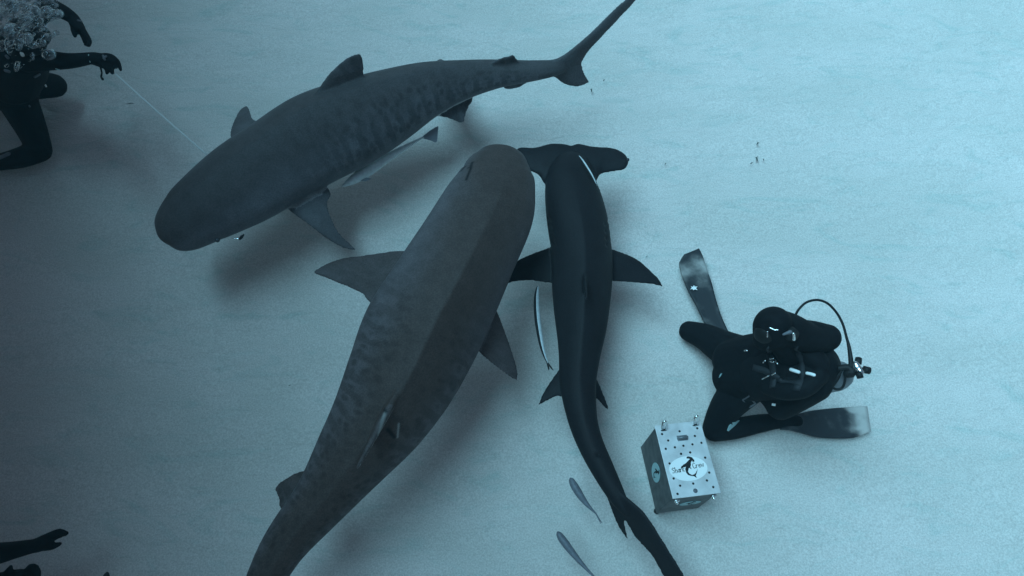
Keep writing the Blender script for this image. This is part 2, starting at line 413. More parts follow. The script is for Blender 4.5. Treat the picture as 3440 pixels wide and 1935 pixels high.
# ---- far tiger shark, head to the lower left
def tiger_far():
    z = .56
    st = [(412,610,3,z,.8,0),(416,606,30,z,.8,0),(428,596,54,z,.8,.0),(448,579,71,z,.78,.03),(480,552,86,z,.78,.08),(516,523,98,z,.78,.15),(607,461,118,z,.78,.3),
          (702,401,120,z,.86,.35),(795,345,123,z,.9,.35),(885,307,116,z,.92,.35),(975,267,98,z,.95,.3),(1070,226,73,z+.02,.98,.25),
          (1162,201,51,z+.03,1,.2),(1251,186,36,z+.04,1,.1),(1325,180,28,z+.05,.95,0),(1392,172,21,z+.06,.9,0),(1425,166,10,z+.06,.9,0)]
    B = Body(st, roll=0); bm = bmesh.new(); B.add(bm)
    ax = lambda a, b: (D(*b, z) - D(*a, z)).normalized()
    # pectorals
    t = ax((607,461), (795,345)); out = Vector((t.y, -t.x, 0))
    fin(bm, [(690,490),(727,529),(772,562),(823,601),(866,625),(897,629)], [(790,440),(832,482),(824,512),(834,549),(854,586),(893,624)], D(740,500,z-.1), drooped(t, out, 12), .045)
    fin(bm, [(610,380),(582,350),(582,325),(595,293),(606,276),(620,267)], [(680,330),(650,308),(636,299),(631,287),(627,274),(623,268)], D(640,340,z-.02), drooped(t, -out, 30), .03)
    # pelvic
    t2 = ax((975,267), (1162,201)); o2 = Vector((t2.y, -t2.x, 0))
    fin(bm, [(1060,260),(1093,289),(1129,298),(1157,309),(1167,307)], [(1150,215),(1190,243),(1179,269),(1172,288),(1169,305)], D(1110,260,z-.06), drooped(t2, o2, 25), .02)
    fin(bm, [(1060,215),(1080,170),(1105,150)], [(1140,190),(1140,165),(1112,150)], D(1090,190,z-.06), drooped(t2, -o2, 40), .016)
    # dorsals, anal and tail lie in the upright plane of the backbone
    vn = lambda t: Vector((t.y, -t.x, 0))
    td = ax((702,401), (975,267))
    pd = D(845,328,z)
    fin(bm, [(770,285),(780,255),(811,209),(834,179),(870,148),(890,138),(903,135)], [(912,240),(916,200),(915,177),(914,165),(913,155),(911,145),(908,136)], pd, vn(td) + Vector((0, 0, .5)), .045)
    ts = ax((1162,201), (1325,180))
    fin(bm, [(1225,172),(1244,153),(1273,143),(1285,140),(1292,139)], [(1318,172),(1304,153),(1299,147),(1296,143),(1294,140)], D(1251,186,z+.04), vn(ts), .018)
    fin(bm, [(1262,196),(1266,220),(1278,224),(1295,222),(1306,219)], [(1318,190),(1324,206),(1320,211),(1315,215),(1308,219)], D(1280,184,z+.04), vn(ts), .014)
    tt = ax((1251,186), (1425,168))
    pt = D(1405,170,z+.06)
    fin(bm, [(1362,154),(1385,151),(1404,146),(1432,128),(1482,86),(1534,34),(1568,3),(1612,-32)], [(1392,194),(1440,172),(1463,157),(1479,131),(1530,76),(1586,16),(1602,-2),(1616,-28)], pt, vn(tt) + Vector((0, 0, .3)), .03)
    fin(bm, [(1372,186),(1394,194),(1419,211),(1442,217),(1461,216),(1482,207)], [(1425,142),(1458,150),(1464,162),(1466,172),(1472,188),(1482,205)], pt, vn(tt) + Vector((0, 0, .3)), .022)
    me = remeshed(bm, .0085, 5)
    iE = D(548,606,z+.02)
    dark = [(D(548,603,z+.03), D(549,605,z+.0), .016)]
    B.attribute(me, pale=[], dark=dark)
    root = empty('tiger_shark', D(702,401,0), 'spotted grey tiger shark swimming along the top with its tail reaching the top edge', 'shark', 'tiger sharks over the sand')
    link('body', me, M_tiger_far, root)
    eye('eye', D(547,604,z+.015), .014, root)
    # small hook with a scrap of line at the corner of the jaw
    bm = bmesh.new(); tube(bm, [D(584,599,z+.03), D(594,601,z+.03), D(603,598,z+.03), D(606,593,z+.04)], [.003]*4, 6, 3)
    h = link('hook', from_bm(bm), M_chrome, root)
    bm = bmesh.new(); tube(bm, [D(604,601,z+.03), D(608,596,z+.04), D(613,590,z+.05)], [.007, .009, .004], 6, 2)
    link('hook_scrap', from_bm(bm), M_rubber, h)
tiger_far()

# ---- near tiger shark, head up, rolled to its right
def tiger_near():
    z = .88
    st = [(1258,367,3,z,.5,0),(1258,372,34,z,.46,0),(1258,384,54,z,.48,0),(1258,402,70,z,.52,.0),(1255,430,88,z,.56,.02),(1252,460,100,z,.6,.05),(1232,522,118,z,.72,.3),(1181,620,128,z,.86,.5),(1121,732,141,z,.92,.6),
          (1062,840,150,z-.04,.94,.62),(1013,946,141,z-.07,.95,.6),(957,1047,123,z-.11,.96,.52),(889,1145,99,z-.15,.97,.4),(814,1250,74,z-.20,1,.4),(722,1363,58,z-.24,1,.4),
          (670,1452,48,z-.27,1,.3),(622,1550,34,z-.29,1,.1),(590,1630,24,z-.30,.95,0),(575,1680,10,z-.30,.9,0)]
    B = Body(st, roll=lambda t: R(-22) * min(1, max(.35, t * 3)), seg=56); bm = bmesh.new(); B.add(bm)
    ax = lambda a, b: (D(*b, z) - D(*a, z)).normalized()
    t = ax((1181,620), (1062,840)); right = Vector((-t.y, t.x, 0))      # shark's right, image right
    if right.x < 0: right = -right
    fin(bm, [(1075,640),(1010,631),(922,642),(857,651),(814,668),(789,684)], [(985,800),(930,760),(915,743),(905,735),(857,714),(814,697),(790,687)], D(1000,690,z-.08), drooped(t, -right, 4), .045)
    fin(bm, [(1195,730),(1244,775),(1270,835),(1294,905),(1302,940),(1301,955)], [(1140,830),(1203,884),(1226,905),(1270,939),(1288,952),(1298,957)], D(1200,800,z-.16), drooped(t, right, 38), .045)
    t2 = ax((957,1047), (814,1250)); r2 = Vector((-t2.y, t2.x, 0)); r2 = r2 if r2.x > 0 else -r2
    fin(bm, [(790,1180),(752,1187),(718,1205),(698,1221),(692,1230)], [(740,1300),(706,1280),(702,1258),(697,1243),(691,1233)], D(760,1240,z-.25), drooped(t2, -r2, 15), .02)
    fin(bm, [(860,1180),(895,1205),(905,1235)], [(810,1250),(860,1262),(900,1240)], D(850,1220,z-.34), drooped(t2, r2, 60), .02)
    # dorsal fin, upright in the shark's own rolled frame
    def local_fin(f0, f1, h, sweep, tm=.03, free=.10):
        i0, i1 = B.at(f0), B.at(f1); u = (B.U[i0] + B.U[i1]).normalized(); td = (B.C[i1] - B.C[i0]).normalized()
        a = B.C[i0] + B.U[i0] * B.B[i0] * .6; b = B.C[i1] + B.U[i1] * B.B[i1] * .6
        top = B.C[i1] + B.U[i1] * (B.B[i1] + h) + td * sweep
        le = [a, a.lerp(top, .3) + u * h * .10, a.lerp(top, .65) + u * h * .12, a.lerp(top, .9) + u * h * .05, top]
        te = [b, b + u * (B.B[i1] * .5), b + u * (B.B[i1] * .45 + h * .35) + td * sweep * .05, top - u * h * .2 - td * .02, top - u * .01]
        n = td.cross(u); fin(bm, le, te, None, n, tm, px=False)
        return top, b + u * B.B[i1] * .5, b + u * (B.B[i1] * .45 + h * .35) + td * sweep * .05
    top, bb, mid = local_fin(.53, .635, .17, .09, .042)
    local_fin(.83, .865, .05, .03, .012)
    # tail below the frame
    i = B.at(.97); tt = B.T[i]; up = Vector((0, 0, 1))
    c = B.C[i]
    n = tt.cross(up)
    fin(bm, [c - tt*.2 + up*.05, c + tt*.15 + up*.28, c + tt*.55 + up*.72], [c - tt*.1 - up*.05, c + tt*.22 + up*.05, c + tt*.56 + up*.68], None, n, .02, px=False)
    fin(bm, [c - tt*.2 - up*.04, c + tt*.1 - up*.2, c + tt*.26 - up*.32], [c + up*.05, c + tt*.2 - up*.02, c + tt*.27 - up*.30], None, n, .018, px=False)
    me = remeshed(bm, .008, 3)
    tr_ = bvh_of(me)
    pale = [(hit(tr_, a * S, b * S)[0], hit(tr_, c_ * S, d_ * S)[0], w_) for a, b, c_, d_, w_ in ((969,1038,953,1090,.012), (1003,1066,1000,1100,.007))]
    dk = [(D(1168,447,z+.05), D(1183,412,z+.16), .010), (D(1183,412,z+.16), D(1190,408,z+.16), .010)]
    dk += [(hit(tr_, 966 * S, 1030 * S)[0], hit(tr_, 972 * S, 1036 * S)[0], .012), (hit(tr_, 975 * S, 1080 * S)[0], hit(tr_, 992 * S, 1100 * S)[0], .014)]
    h3 = lambda x, y: hit(tr_, x * S, y * S)[0]
    dk += [(h3(1188,409), h3(1184,424), .013), (h3(1184,424), h3(1173,452), .010), (h3(1160,430), h3(1172,417), .010)]
    B.attribute(me, pale=pale, dark=dk)
    root = empty('tiger_shark', D(1062,840,0), 'big brown-grey tiger shark in the middle with its tail beyond the bottom edge', 'shark', 'tiger sharks over the sand')
    link('body', me, M_tiger_near, root)
    eye('eye', D(1176,424,z+.06), .016, root)
tiger_near()

# ---- hammerhead
def hammerhead():
    z = .47
    st = [(1437,385,18,z,.5,0),(1437,400,38,z,.6,0),(1437,430,56,z,.7,0),(1437,470,66,z,.75,0),(1446,520,74,z,.8,.1),(1455,570,77,z,.85,.2),(1462,620,76,z,.9,.3),(1465,660,76,z,.92,.35),
          (1464,710,76,z,.95,.4),(1463,770,71,z,.98,.4),(1462,830,63,z,1,.35),(1458,890,53,z,1,.3),(1454,950,47,z,1,.3),(1457,1000,43,z,1,.2),(1467,1060,37,z,1,.2),
          (1485,1115,33,z,1,.1),(1512,1172,30,z,1,.1),(1545,1235,24,z,1,0),(1565,1270,17,z,1,0),(1580,1295,8,z,1,0)]
    B = Body(st, roll=0, seg=44); bm = bmesh.new(); B.add(bm)
    up = Vector((0, 0, 1)); pz = D(1437,420,z)
    le = [(1290,394),(1294,381),(1310,371),(1345,372),(1385,362),(1420,363),(1437,367),(1455,362),(1490,369),(1535,372),(1560,380),(1576,393),(1580,408)]
    te = [(1291,398),(1302,416),(1330,428),(1355,440),(1370,462),(1400,475),(1437,478),(1470,475),(1500,455),(1510,438),(1540,431),(1570,426),(1579,414)]
    Lp = [onplane(x, y, pz, up) for x, y in resample(cr(le, 6), 60)]; Tp = [onplane(x, y, pz, up) for x, y in resample(cr(te, 6), 60)]
    rings = []
    for i, (a, b) in enumerate(zip(Lp, Tp)):
        f = i / 59; th = .022 + .030 * math.sin(math.pi * f) ** 1.2
        if i in (0, 59): th = .008
        U_, D_ = [], []
        for k in range(13):
            c = .5 - .5 * math.cos(math.pi * k / 12); q = a.lerp(b, c); h = max(th * 2.3 * math.sqrt(c) * (1 - c) ** .6 * .62, .006)
            U_.append(q + up * h); D_.append(q - up * h)
        rings.append(U_ + D_[::-1])
    add_rings(bm, rings)
    for f in (0, 1):
        c = onplane(*((1292,396) if f == 0 else (1572,408)), pz, up); ball(bm, c, .022, .032, .022)
    X = Vector((1, 0, 0))
    fin(bm, [(1490,610),(1537,626),(1600,651),(1645,690),(1661,708),(1667,720)], [(1480,705),(1543,708),(1590,710),(1640,715),(1655,718),(1666,721)], D(1500,660,z-.05), drooped(None, X, 10), .035)
    fin(bm, [(1440,600),(1390,620),(1330,642),(1290,664),(1262,700),(1256,722)], [(1440,705),(1388,712),(1340,706),(1300,707),(1270,716),(1257,723)], D(1430,660,z-.05), drooped(None, -X, 10), .035)
    fin(bm, [(1440,895),(1410,925),(1375,975),(1360,1003),(1354,1019)], [(1450,990),(1422,999),(1400,997),(1376,1008),(1356,1020)], D(1440,950,z-.06), drooped(None, -X, 18), .018)
    fin(bm, [(1475,915),(1502,957),(1520,1000),(1528,1020),(1531,1031)], [(1465,990),(1500,1003),(1510,1012),(1522,1025),(1530,1031)], D(1480,950,z-.06), drooped(None, X, 35), .018)
    def local_fin(f0, f1, h, sweep, tm=.03):
        i0, i1 = B.at(f0), B.at(f1); u = (B.U[i0] + B.U[i1]).normalized(); td = (B.C[i1] - B.C[i0]).normalized()
        a = B.C[i0] + B.U[i0] * B.B[i0] * .6; b = B.C[i1] + B.U[i1] * B.B[i1] * .6; top = b + u * h + td * sweep
        fin(bm, [a, a.lerp(top, .35) + u * h * .12, a.lerp(top, .75) + u * h * .10, top], [b, b + u * h * .3 - td * .02, top - u * h * .3 - td * .04, top - u * .01], None, td.cross(u), tm, px=False)
    local_fin(.40, .47, .20, .08, .012)
    local_fin(.80, .83, .07, .03, .012)
    # tail: plane leans to the right of upright
    axis = (D(1640,1370,z) - D(1545,1235,z)).normalized(); side = axis.cross(Vector((0, 0, 1))).normalized()
    if side.x < 0: side = -side
    upl = Vector((0, 0, 1)) * math.cos(R(30)) + side * math.sin(R(30)); n = axis.cross(upl).normalized()
    pt = D(1560,1265,z)
    fin(bm, [(1535,1195),(1565,1240),(1590,1262),(1622,1292),(1660,1350),(1692,1402),(1722,1452),(1752,1530),(1764,1570)],
            [(1530,1235),(1552,1285),(1572,1305),(1600,1352),(1640,1396),(1671,1451),(1700,1500),(1735,1545),(1760,1572)], pt, n, .022)
    fin(bm, [(1515,1215),(1532,1262),(1546,1300),(1560,1330),(1579,1357)], [(1560,1235),(1575,1285),(1570,1308),(1573,1330),(1579,1355)], pt, n, .016)
    me = remeshed(bm, .0075, 4)
    dark = []
    for k, y in enumerate((553, 569, 585, 599, 612)):
        x = 1377 + k * 3
        dark.append((D(x, y - 4, z + .02), D(x + 7, y + 6, z + .08), .007))
    # press the gill slits in
    co = np.empty(len(me.vertices) * 3); me.vertices.foreach_get('co', co); co = co.reshape(-1, 3)
    nr = np.empty(len(me.vertices) * 3); me.vertices.foreach_get('normal', nr); nr = nr.reshape(-1, 3)
    gl = list(dark)
    for k, y in enumerate((560, 578, 596, 612)):
        gl.append((D(1529 + k, y - 4, z), D(1522 + k, y + 4, z + .08), .007))
    for p, q, w in gl:
        p, q = np.array(p), np.array(q); e = q - p; t = np.clip(((co - p) @ e) / (e @ e), 0, 1)
        d = np.linalg.norm(co - (p + t[:, None] * e), axis=1); co -= nr * (.009 * np.exp(-(d / .011) ** 2))[:, None]
    me.vertices.foreach_set('co', co.ravel()); me.update()
    B.attribute(me, dark=dark)
    root = empty('hammerhead_shark', D(1462,700,0), 'nearly black hammerhead shark with a broad T-shaped head, right of the large tiger shark', 'shark')
    link('body', me, M_hammer, root)
    eye('eye', D(1579,402,z), .012, root); eye('eye', D(1291,388,z), .012, root)
hammerhead()

# ------------------------------------------------------------------ remoras
def remora(label, pts, z, m_back, m_side=None, ratio=1.0, tail=(26, 30), fins=True, split=0.0, tail_px=None):
    """pts: display x, y, half width. A slender fish with dorsal, pectoral and tail fin"""
    st = [(x, y, w, z, ratio, .15) for x, y, w in pts]
    B = Body(st, n=5, seg=18); bm = bmesh.new(); B.add(bm)
    me = from_bm(bm); root = empty('remora', B.C[0], label, 'fish', 'remoras around the sharks')
    o = link('body', me, m_back, root)
    if m_side:
        me.materials.append(m_side)
        for p in me.polygons:
            k = p.index % 18
            i = min(p.index // 18, len(B.C) - 1)
            c = Vector(p.center) - B.C[i]
            if c.dot(B.N[i]) * split > -.02 * B.A[i] and len(p.vertices) == 4: p.material_index = 1
    i = len(B.C) - 1; c = B.C[i]; t = B.T[i]; u = B.U[i]; n = B.N[i]
    l, h = tail[0] * S * depth(c) / FPX, tail[1] * S * depth(c) / FPX
    bm = bmesh.new(); mixd = (u + n * .7).normalized()
    fin(bm, [c - t * l * .5 + mixd * .003, c + t * l * .4 + mixd * h * .35, c + t * l + mixd * h * .5], [c - t * l * .5, c + t * l * .6 + mixd * h * .1, c + t * l * .98 + mixd * h * .46], None, t.cross(mixd), .004, .001, 10, 7, px=False)
    fin(bm, [c - t * l * .5 - mixd * .003, c + t * l * .4 - mixd * h * .35, c + t * l - mixd * h * .5], [c - t * l * .5, c + t * l * .6 - mixd * h * .1, c + t * l * .98 - mixd * h * .46], None, t.cross(mixd), .004, .001, 10, 7, px=False)
    if tail_px:
        bm.free(); bm = bmesh.new(); fin(bm, tail_px[0], tail_px[1], c, (u + n * .5), .006, .0012, 14, 9); m_back = M_fishtail
    link('tail_fin', from_bm(bm), m_back, root)
    if fins:
        j = B.at(.25); a = B.A[j]
        for s in (-1, 1):
            bm = bmesh.new(); c = B.C[j]; nn = B.N[j] * s; tt = B.T[j]
            fin(bm, [c + nn * a * .7, c + nn * a * 1.6 + tt * a * .9, c + nn * a * 1.9 + tt * a * 2.2], [c + nn * a * .7 + tt * a * 1.0, c + nn * a * 1.2 + tt * a * 1.6, c + nn * a * 1.9 + tt * a * 2.1], None, B.U[j], .004, .001, 8, 7, px=False)
            link('pectoral_fin', from_bm(bm), m_back, root)
    return root
remora('small blue-grey remora over bare sand left of the metal box, whole in view', [(1434,1202,1.5),(1437,1207,6.5),(1443,1219,9.5),(1452,1234,10),(1463,1251,8.5),(1476,1268,6),(1488,1281,3.6),(1498,1291,2),(1503,1299,1.3)], .3, M_fish, None, 1, (20, 10), False)
remora('small blue-grey remora cut by the bottom edge', [(1402,1337,1.5),(1405,1342,6.5),(1412,1353,9.5),(1423,1368,10),(1436,1385,9),(1452,1405,7),(1468,1423,5),(1484,1440,3.2),(1500,1456,2),(1510,1468,1.2)], .3, M_fish, None, 1, (24, 16), False)
remora('slender black and white remora between the big tiger shark and the hammerhead', [(1354,719,1.2),(1352,726,4),(1350,745,6.5),(1350,770,7.5),(1352,800,8),(1356,830,7.5),(1361,860,6.5),(1367,885,5),(1373,903,3),(1378,914,1.8)], .42, M_fishdark, M_fishpale, 1, (20, 26), False, -1)
remora('white-striped slender remora riding on the hammerhead behind its head', [(1456,392,1.0),(1459,396,2.5),(1466,406,3.8),(1475,420,4.2),(1484,434,3.8),(1492,448,2.8),(1498,460,1.8),(1502,468,1)], .62, M_fishdark, M_fishpale, .8, (12, 14), False, -1)
remora('large pale remora beneath the spotted tiger shark with its grey tail fin showing', [(860,468,1.5),(874,461,8),(892,450,13),(918,434,15),(948,414,14),(978,395,11),(1008,377,8),(1036,361,5),(1056,350,3),(1066,345,2.5)], .38, M_fishpale, None, .9, (30, 44), True, 1,
       ([(1060,346),(1078,331),(1092,322),(1103,317)], [(1066,349),(1082,353),(1098,358),(1101,340)]))

# ------------------------------------------------------------------ metal box
def bait_box():
    h = .38
    ez = Vector((.070, .125, 1)).normalized(); p0 = P(2308, 1545, h)           # stands a little tilted in the soft sand
    TL, TR, BR, BL = [onplane(x / S, y / S, p0, ez) for x, y in ((2198,1433), (2353,1409), (2419,1651), (2264,1681))]
    c = (TL + TR + BR + BL) / 4; ex = ((TR - TL) + (BR - BL)); ey = ((TL - BL) + (TR - BR))
    W, Ln = ex.length / 2, ey.length / 2
    ey.normalize(); ex = ey.cross(ez).normalized()
    rotm = Matrix((ex, ey, ez)).transposed()
    root = empty('bait_box', (c.x, c.y, 0), 'silver perforated metal box with oval emblem stickers standing on the sand', 'box')
    F = Matrix.Translation(c - ez * h) @ rotm.to_4x4()
    def L3(x, y, z): return F @ Vector((x, y, z))
    def uv(zx, zy):            # pixel of the 2100..2480 close-up -> box plane coordinates
        p = onplane((2100 + zx * 380 / 1449) / S, (1360 + zy * 380 / 1449) / S, p0, ez); q = F.inverted() @ p; return q.x, q.y
    bm = bmesh.new(); box(bm, F @ Matrix.Translation((0, 0, .02 + (h - .026) / 2)), W - .012, Ln - .012, h - .026, .004)
    link('case', from_bm(bm), M_alu_side, root, False)
    bm = bmesh.new(); box(bm, F @ Matrix.Translation((0, 0, h - .003)), W, Ln, .007, .002)
    lid = link('lid', from_bm(bm), M_alu, root, False)
    holes = [(473,375),(697,339),(893,399),(923,301),(551,458),(977,487),(520,564),(637,545),(746,525),(862,507),(716,628),(833,610),(1025,677),(570,752),(1077,868),(1047,969),(621,944),(704,1036),(872,1009),(1128,1054),(671,1141)]
    for zx, zy in holes:
        x, y = uv(zx, zy); bm = bmesh.new(); cyl(bm, L3(x, y, h - .002), L3(x, y, h + .0012), .0064, seg=14); link('hole', from_bm(bm), M_hole, lid, False)
    x, y = uv(900, 1101); bm = bmesh.new(); cyl(bm, L3(x, y, h - .002), L3(x, y, h + .0022), .0125, .0115, 24); link('disc', from_bm(bm), M_grey, lid)
    # pull handle
    x, y = uv(732, 425); bm = bmesh.new()
    box(bm, F @ Matrix.Translation((x, y, h + .001)), .058, .030, .004, .0015)
    tube(bm, [L3(x - .024, y - .002, h), L3(x - .024, y - .002, h + .016), L3(x + .024, y - .002, h + .016), L3(x + .024, y - .002, h)], [.0075] * 4, 10)
    link('handle', from_bm(bm), M_tank, root)
    # two shackles standing at the far edge
    for (ax_, ay_), (bx_, by_) in (((490, 350), (447, 170)), ((895, 285), (872, 100))):
        x, y = uv(ax_ - 10, ay_ - 60); y = min(y, Ln / 2 - .006); bm = bmesh.new()
        pts = [L3(x - .012, y - .018, h - .004), L3(x - .012, y - .004, h + .028), L3(x - .008, y + .010, h + .052), L3(x, y + .014, h + .060), L3(x + .008, y + .010, h + .052), L3(x + .012, y - .004, h + .028), L3(x + .012, y - .018, h - .004)]
        tube(bm, pts, [.0062] * 7, 10, 4)
        s = link('shackle', from_bm(bm), M_chrome, root)
        bm = bmesh.new(); cyl(bm, L3(x - .016, y - .016, h + .006), L3(x + .016, y - .016, h + .006), .005, seg=12); link('pin', from_bm(bm), M_rubber, s)
    # feet and near-side fittings
    for sx in (-1, 1):
        for sy in (-1, 1):
            bm = bmesh.new(); cyl(bm, L3(sx * (W/2 - .028), sy * (Ln/2 - .028), -.05), L3(sx * (W/2 - .028), sy * (Ln/2 - .028), .022), .016, seg=16); link('foot', from_bm(bm), M_rubber, root)
        bm = bmesh.new(); yy = -Ln / 2 - .004
        box(bm, F @ Matrix.Translation((sx * (W/2 - .03), yy, h - .035)), .024, .014, .030, .003)
        ball(bm, L3(sx * (W/2 - .03), yy - .010, h - .042), .009, .009, .009)
        link('latch', from_bm(bm), M_chrome, root)
    # oval stickers
    def sticker(Fs, rx, ry, mback, mfront, letters=True, flip=1):
        bm = bmesh.new(); ring = [Fs @ Vector((rx*math.cos(2*math.pi*k/48), ry*math.sin(2*math.pi*k/48), .0)) for k in range(48)]
        r2 = [p + (Fs.to_3x3() @ Vector((0, 0, .0016))) for p in ring]; add_rings(bm, [ring, r2])
        st_ = link('sticker', from_bm(bm), mback, root, False)
        def poly(pts, z0=.0014, z1=.0026):
            bm = bmesh.new(); a = [Fs @ Vector((x * rx * flip, y * ry, z0)) for x, y in pts]; b = [Fs @ Vector((x * rx * flip, y * ry, z1)) for x, y in pts]
            n = len(pts); va = [bm.verts.new(p) for p in a]; vb = [bm.verts.new(p) for p in b]
            for i in range(n): bm.faces.new((va[i], va[(i+1)%n], vb[(i+1)%n], vb[i]))
            bm.faces.new(va[::-1]); bm.faces.new(vb); bmesh.ops.triangulate(bm, faces=[f for f in bm.faces if len(f.verts) > 4]); return bm
        # leaping hammerhead: coordinates read off the emblem, in units of the oval's half axes
        E = lambda zx, zy: None
        shark = [(.06,.93),(.14,.98),(.22,.95),(.34,.86),(.42,.62),(.40,.48),(.30,.50),(.32,.62),(.26,.55),(.20,.42),(.18,.25),(.12,.10),(.16,-.10),(.10,-.02),(.04,.05),(0,-.05),(-.06,-.25),(-.02,-.42),(.10,-.56),(.22,-.52),(.32,-.42),(.46,-.14),(.40,-.34),(.34,-.50),(.28,-.62),(.30,-.84),(.18,-.66),(.04,-.62),(-.10,-.52),(-.17,-.30),(-.17,-.02),(-.10,.16),(-.20,.14),(-.38,.06),(-.36,.18),(-.20,.36),(-.06,.44),(.04,.56),(.14,.68),(.22,.74),(.14,.80),(.05,.82)]
        e = link('emblem', from_bm(poly(shark)), mfront, st_, False)
        if letters:
            def strokes(word, x0, y0, sc):
                G = {'S': [[(.5,.85),(.2,1),(0,.75),(.45,.4),(.3,.05),(0,.12)]], 'h': [[(0,1),(0,0)],[(0,.45),(.25,.55),(.35,.3),(.35,0)]], 'a': [[(.38,.5),(.1,.5),(0,.2),(.15,0),(.38,.15)],[(.38,.55),(.38,0)]],
                     'r': [[(0,.55),(0,0)],[(0,.35),(.2,.55),(.3,.5)]], 'k': [[(0,1),(0,0)],[(.35,.55),(0,.25),(.35,0)]], 'C': [[(.5,.85),(.25,1),(0,.6),(.05,.15),(.3,0),(.5,.15)]],
                     'e': [[(0,.3),(.36,.34),(.3,.55),(.08,.5),(0,.2),(.15,0),(.36,.08)]], 'w': [[(0,.55),(.12,0),(.25,.45),(.38,0),(.5,.55)]]}
                bm = bmesh.new(); x = x0
                for ch in word:
                    for s in G[ch]:
                        tube(bm, [Fs @ Vector(((x + px * sc) * rx, (y0 + (x + px * sc - x0) * .12 + py * sc * 1.75) * ry, .0022)) for px, py in s], [.0017] * len(s), 5)
                    x += {'S': .62, 'C': .62, 'w': .6}.get(ch, .46) * sc + .012
                return from_bm(bm)
            link('lettering', strokes('Shark', -.86, -.26, .25), M_hole, st_, False); link('lettering', strokes('Crew', .26, -.06, .26), M_hole, st_, False)
    x, y = uv(808, 817); xr, yr = uv(1045, 775); xt, yt = uv(775, 662)
    sticker(F @ Matrix.Translation((x, y, h + .0012)), abs(xr - x), abs(yt - y) , M_white, M_hole)
    # left side (faces -x of the box) and near end (-y)
    zc = h * .52
    Ml = F @ Matrix.Translation((-W/2 + .0042, .03 - .04, zc)) @ Matrix(((0, 0, -1, 0), (-1, 0, 0, 0), (0, 1, 0, 0), (0, 0, 0, 1)))
    sticker(Ml, .052, .075, M_cyanprint, M_hole, False)
    Mn = F @ Matrix.Translation((.02, -Ln/2 + .0042, zc)) @ Matrix(((1, 0, 0, 0), (0, 0, -1, 0), (0, 1, 0, 0), (0, 0, 0, 1)))
    sticker(Mn, .06, .04, M_cyanprint, M_hole, False)
bait_box()

# ------------------------------------------------------------------ divers
def limb(bm, pts, seg=16, n=4):
    """pts: full photo px x, y, height z, radius m"""
    tube(bm, [P(x, y, z) for x, y, z, r in pts], [r for *_, r in pts], seg, n)
def blade_material():
    m = mat('fin_rubber', (.016, .018, .021), .65, 0, .3)
    nt = m.node_tree; b = nt.nodes['Principled BSDF']; tc = nt.nodes.new('ShaderNodeTexCoord')
    at = nt.nodes.new('ShaderNodeAttribute'); at.attribute_name = 'dust'
    n = nt.nodes.new('ShaderNodeTexNoise'); n.inputs['Scale'].default_value = 9; n.inputs['Detail'].default_value = 6
    nt.links.new(tc.outputs['Object'], n.inputs['Vector'])
    a = nt.nodes.new('ShaderNodeMath'); a.operation = 'ADD'; nt.links.new(at.outputs['Fac'], a.inputs[0]); nt.links.new(n.outputs['Fac'], a.inputs[1])
    r = nt.nodes.new('ShaderNodeMapRange'); r.interpolation_type = 'SMOOTHSTEP'; r.inputs['From Min'].default_value = .62; r.inputs['From Max'].default_value = 1.3
    nt.links.new(a.outputs[0], r.inputs['Value'])
    mx = nt.nodes.new('ShaderNodeMix'); mx.data_type = 'RGBA'; mx.inputs[6].default_value = (.022, .025, .030, 1); mx.inputs[7].default_value = (.44, .43, .41, 1)
    nt.links.new(r.outputs[0], mx.inputs[0]); nt.links.new(mx.outputs[2], b.inputs['Base Color']); return m
M_blade = blade_material()
def swim_fin(parent, left, right, zr, zt, dust, spots=()):
    """left/right: photo px outlines from the foot pocket to the tip; zr..zt height along it; dust(t) sand lying on the blade"""
    n = 22; bm = bmesh.new(); rings = []
    Lf, Rt = resample(cr(left, 5), n), resample(cr(right, 5), n)
    for i in range(n):
        t = i / (n - 1); z = zr + (zt - zr) * t; a, b = P(*Lf[i], z), P(*Rt[i], z); up, dn = [], []
        for k in range(13):
            c = k / 12; q = a.lerp(b, c); rail = .010 * (max(0, 1 - abs(c - .04) / .07) + max(0, 1 - abs(c - .96) / .07)) + .003 * math.cos(c * 6 * math.pi) ** 2
            h = .004 + rail * (1 - .6 * t); up.append(q + Vector((0, 0, h))); dn.append(q - Vector((0, 0, h)))
        rings.append(up + dn[::-1])
    add_rings(bm, rings); me = from_bm(bm)
    o = link('swim_fin', me, M_blade, parent)
    a = me.attributes.new('dust', 'FLOAT', 'POINT')
    C = np.array([list(sum(r, Vector()) / len(r)) for r in rings])
    vals = []
    for v in me.vertices:
        i = int(((C - np.array(v.co)) ** 2).sum(1).argmin()); dd = dust(i / (n - 1))
        for (sx, sy, rad) in spots:
            if (Vector(v.co) - P(sx, sy, v.co.z)).length < rad: dd = 1.0
        vals.append(dd)
    a.data.foreach_set('value', vals); return o

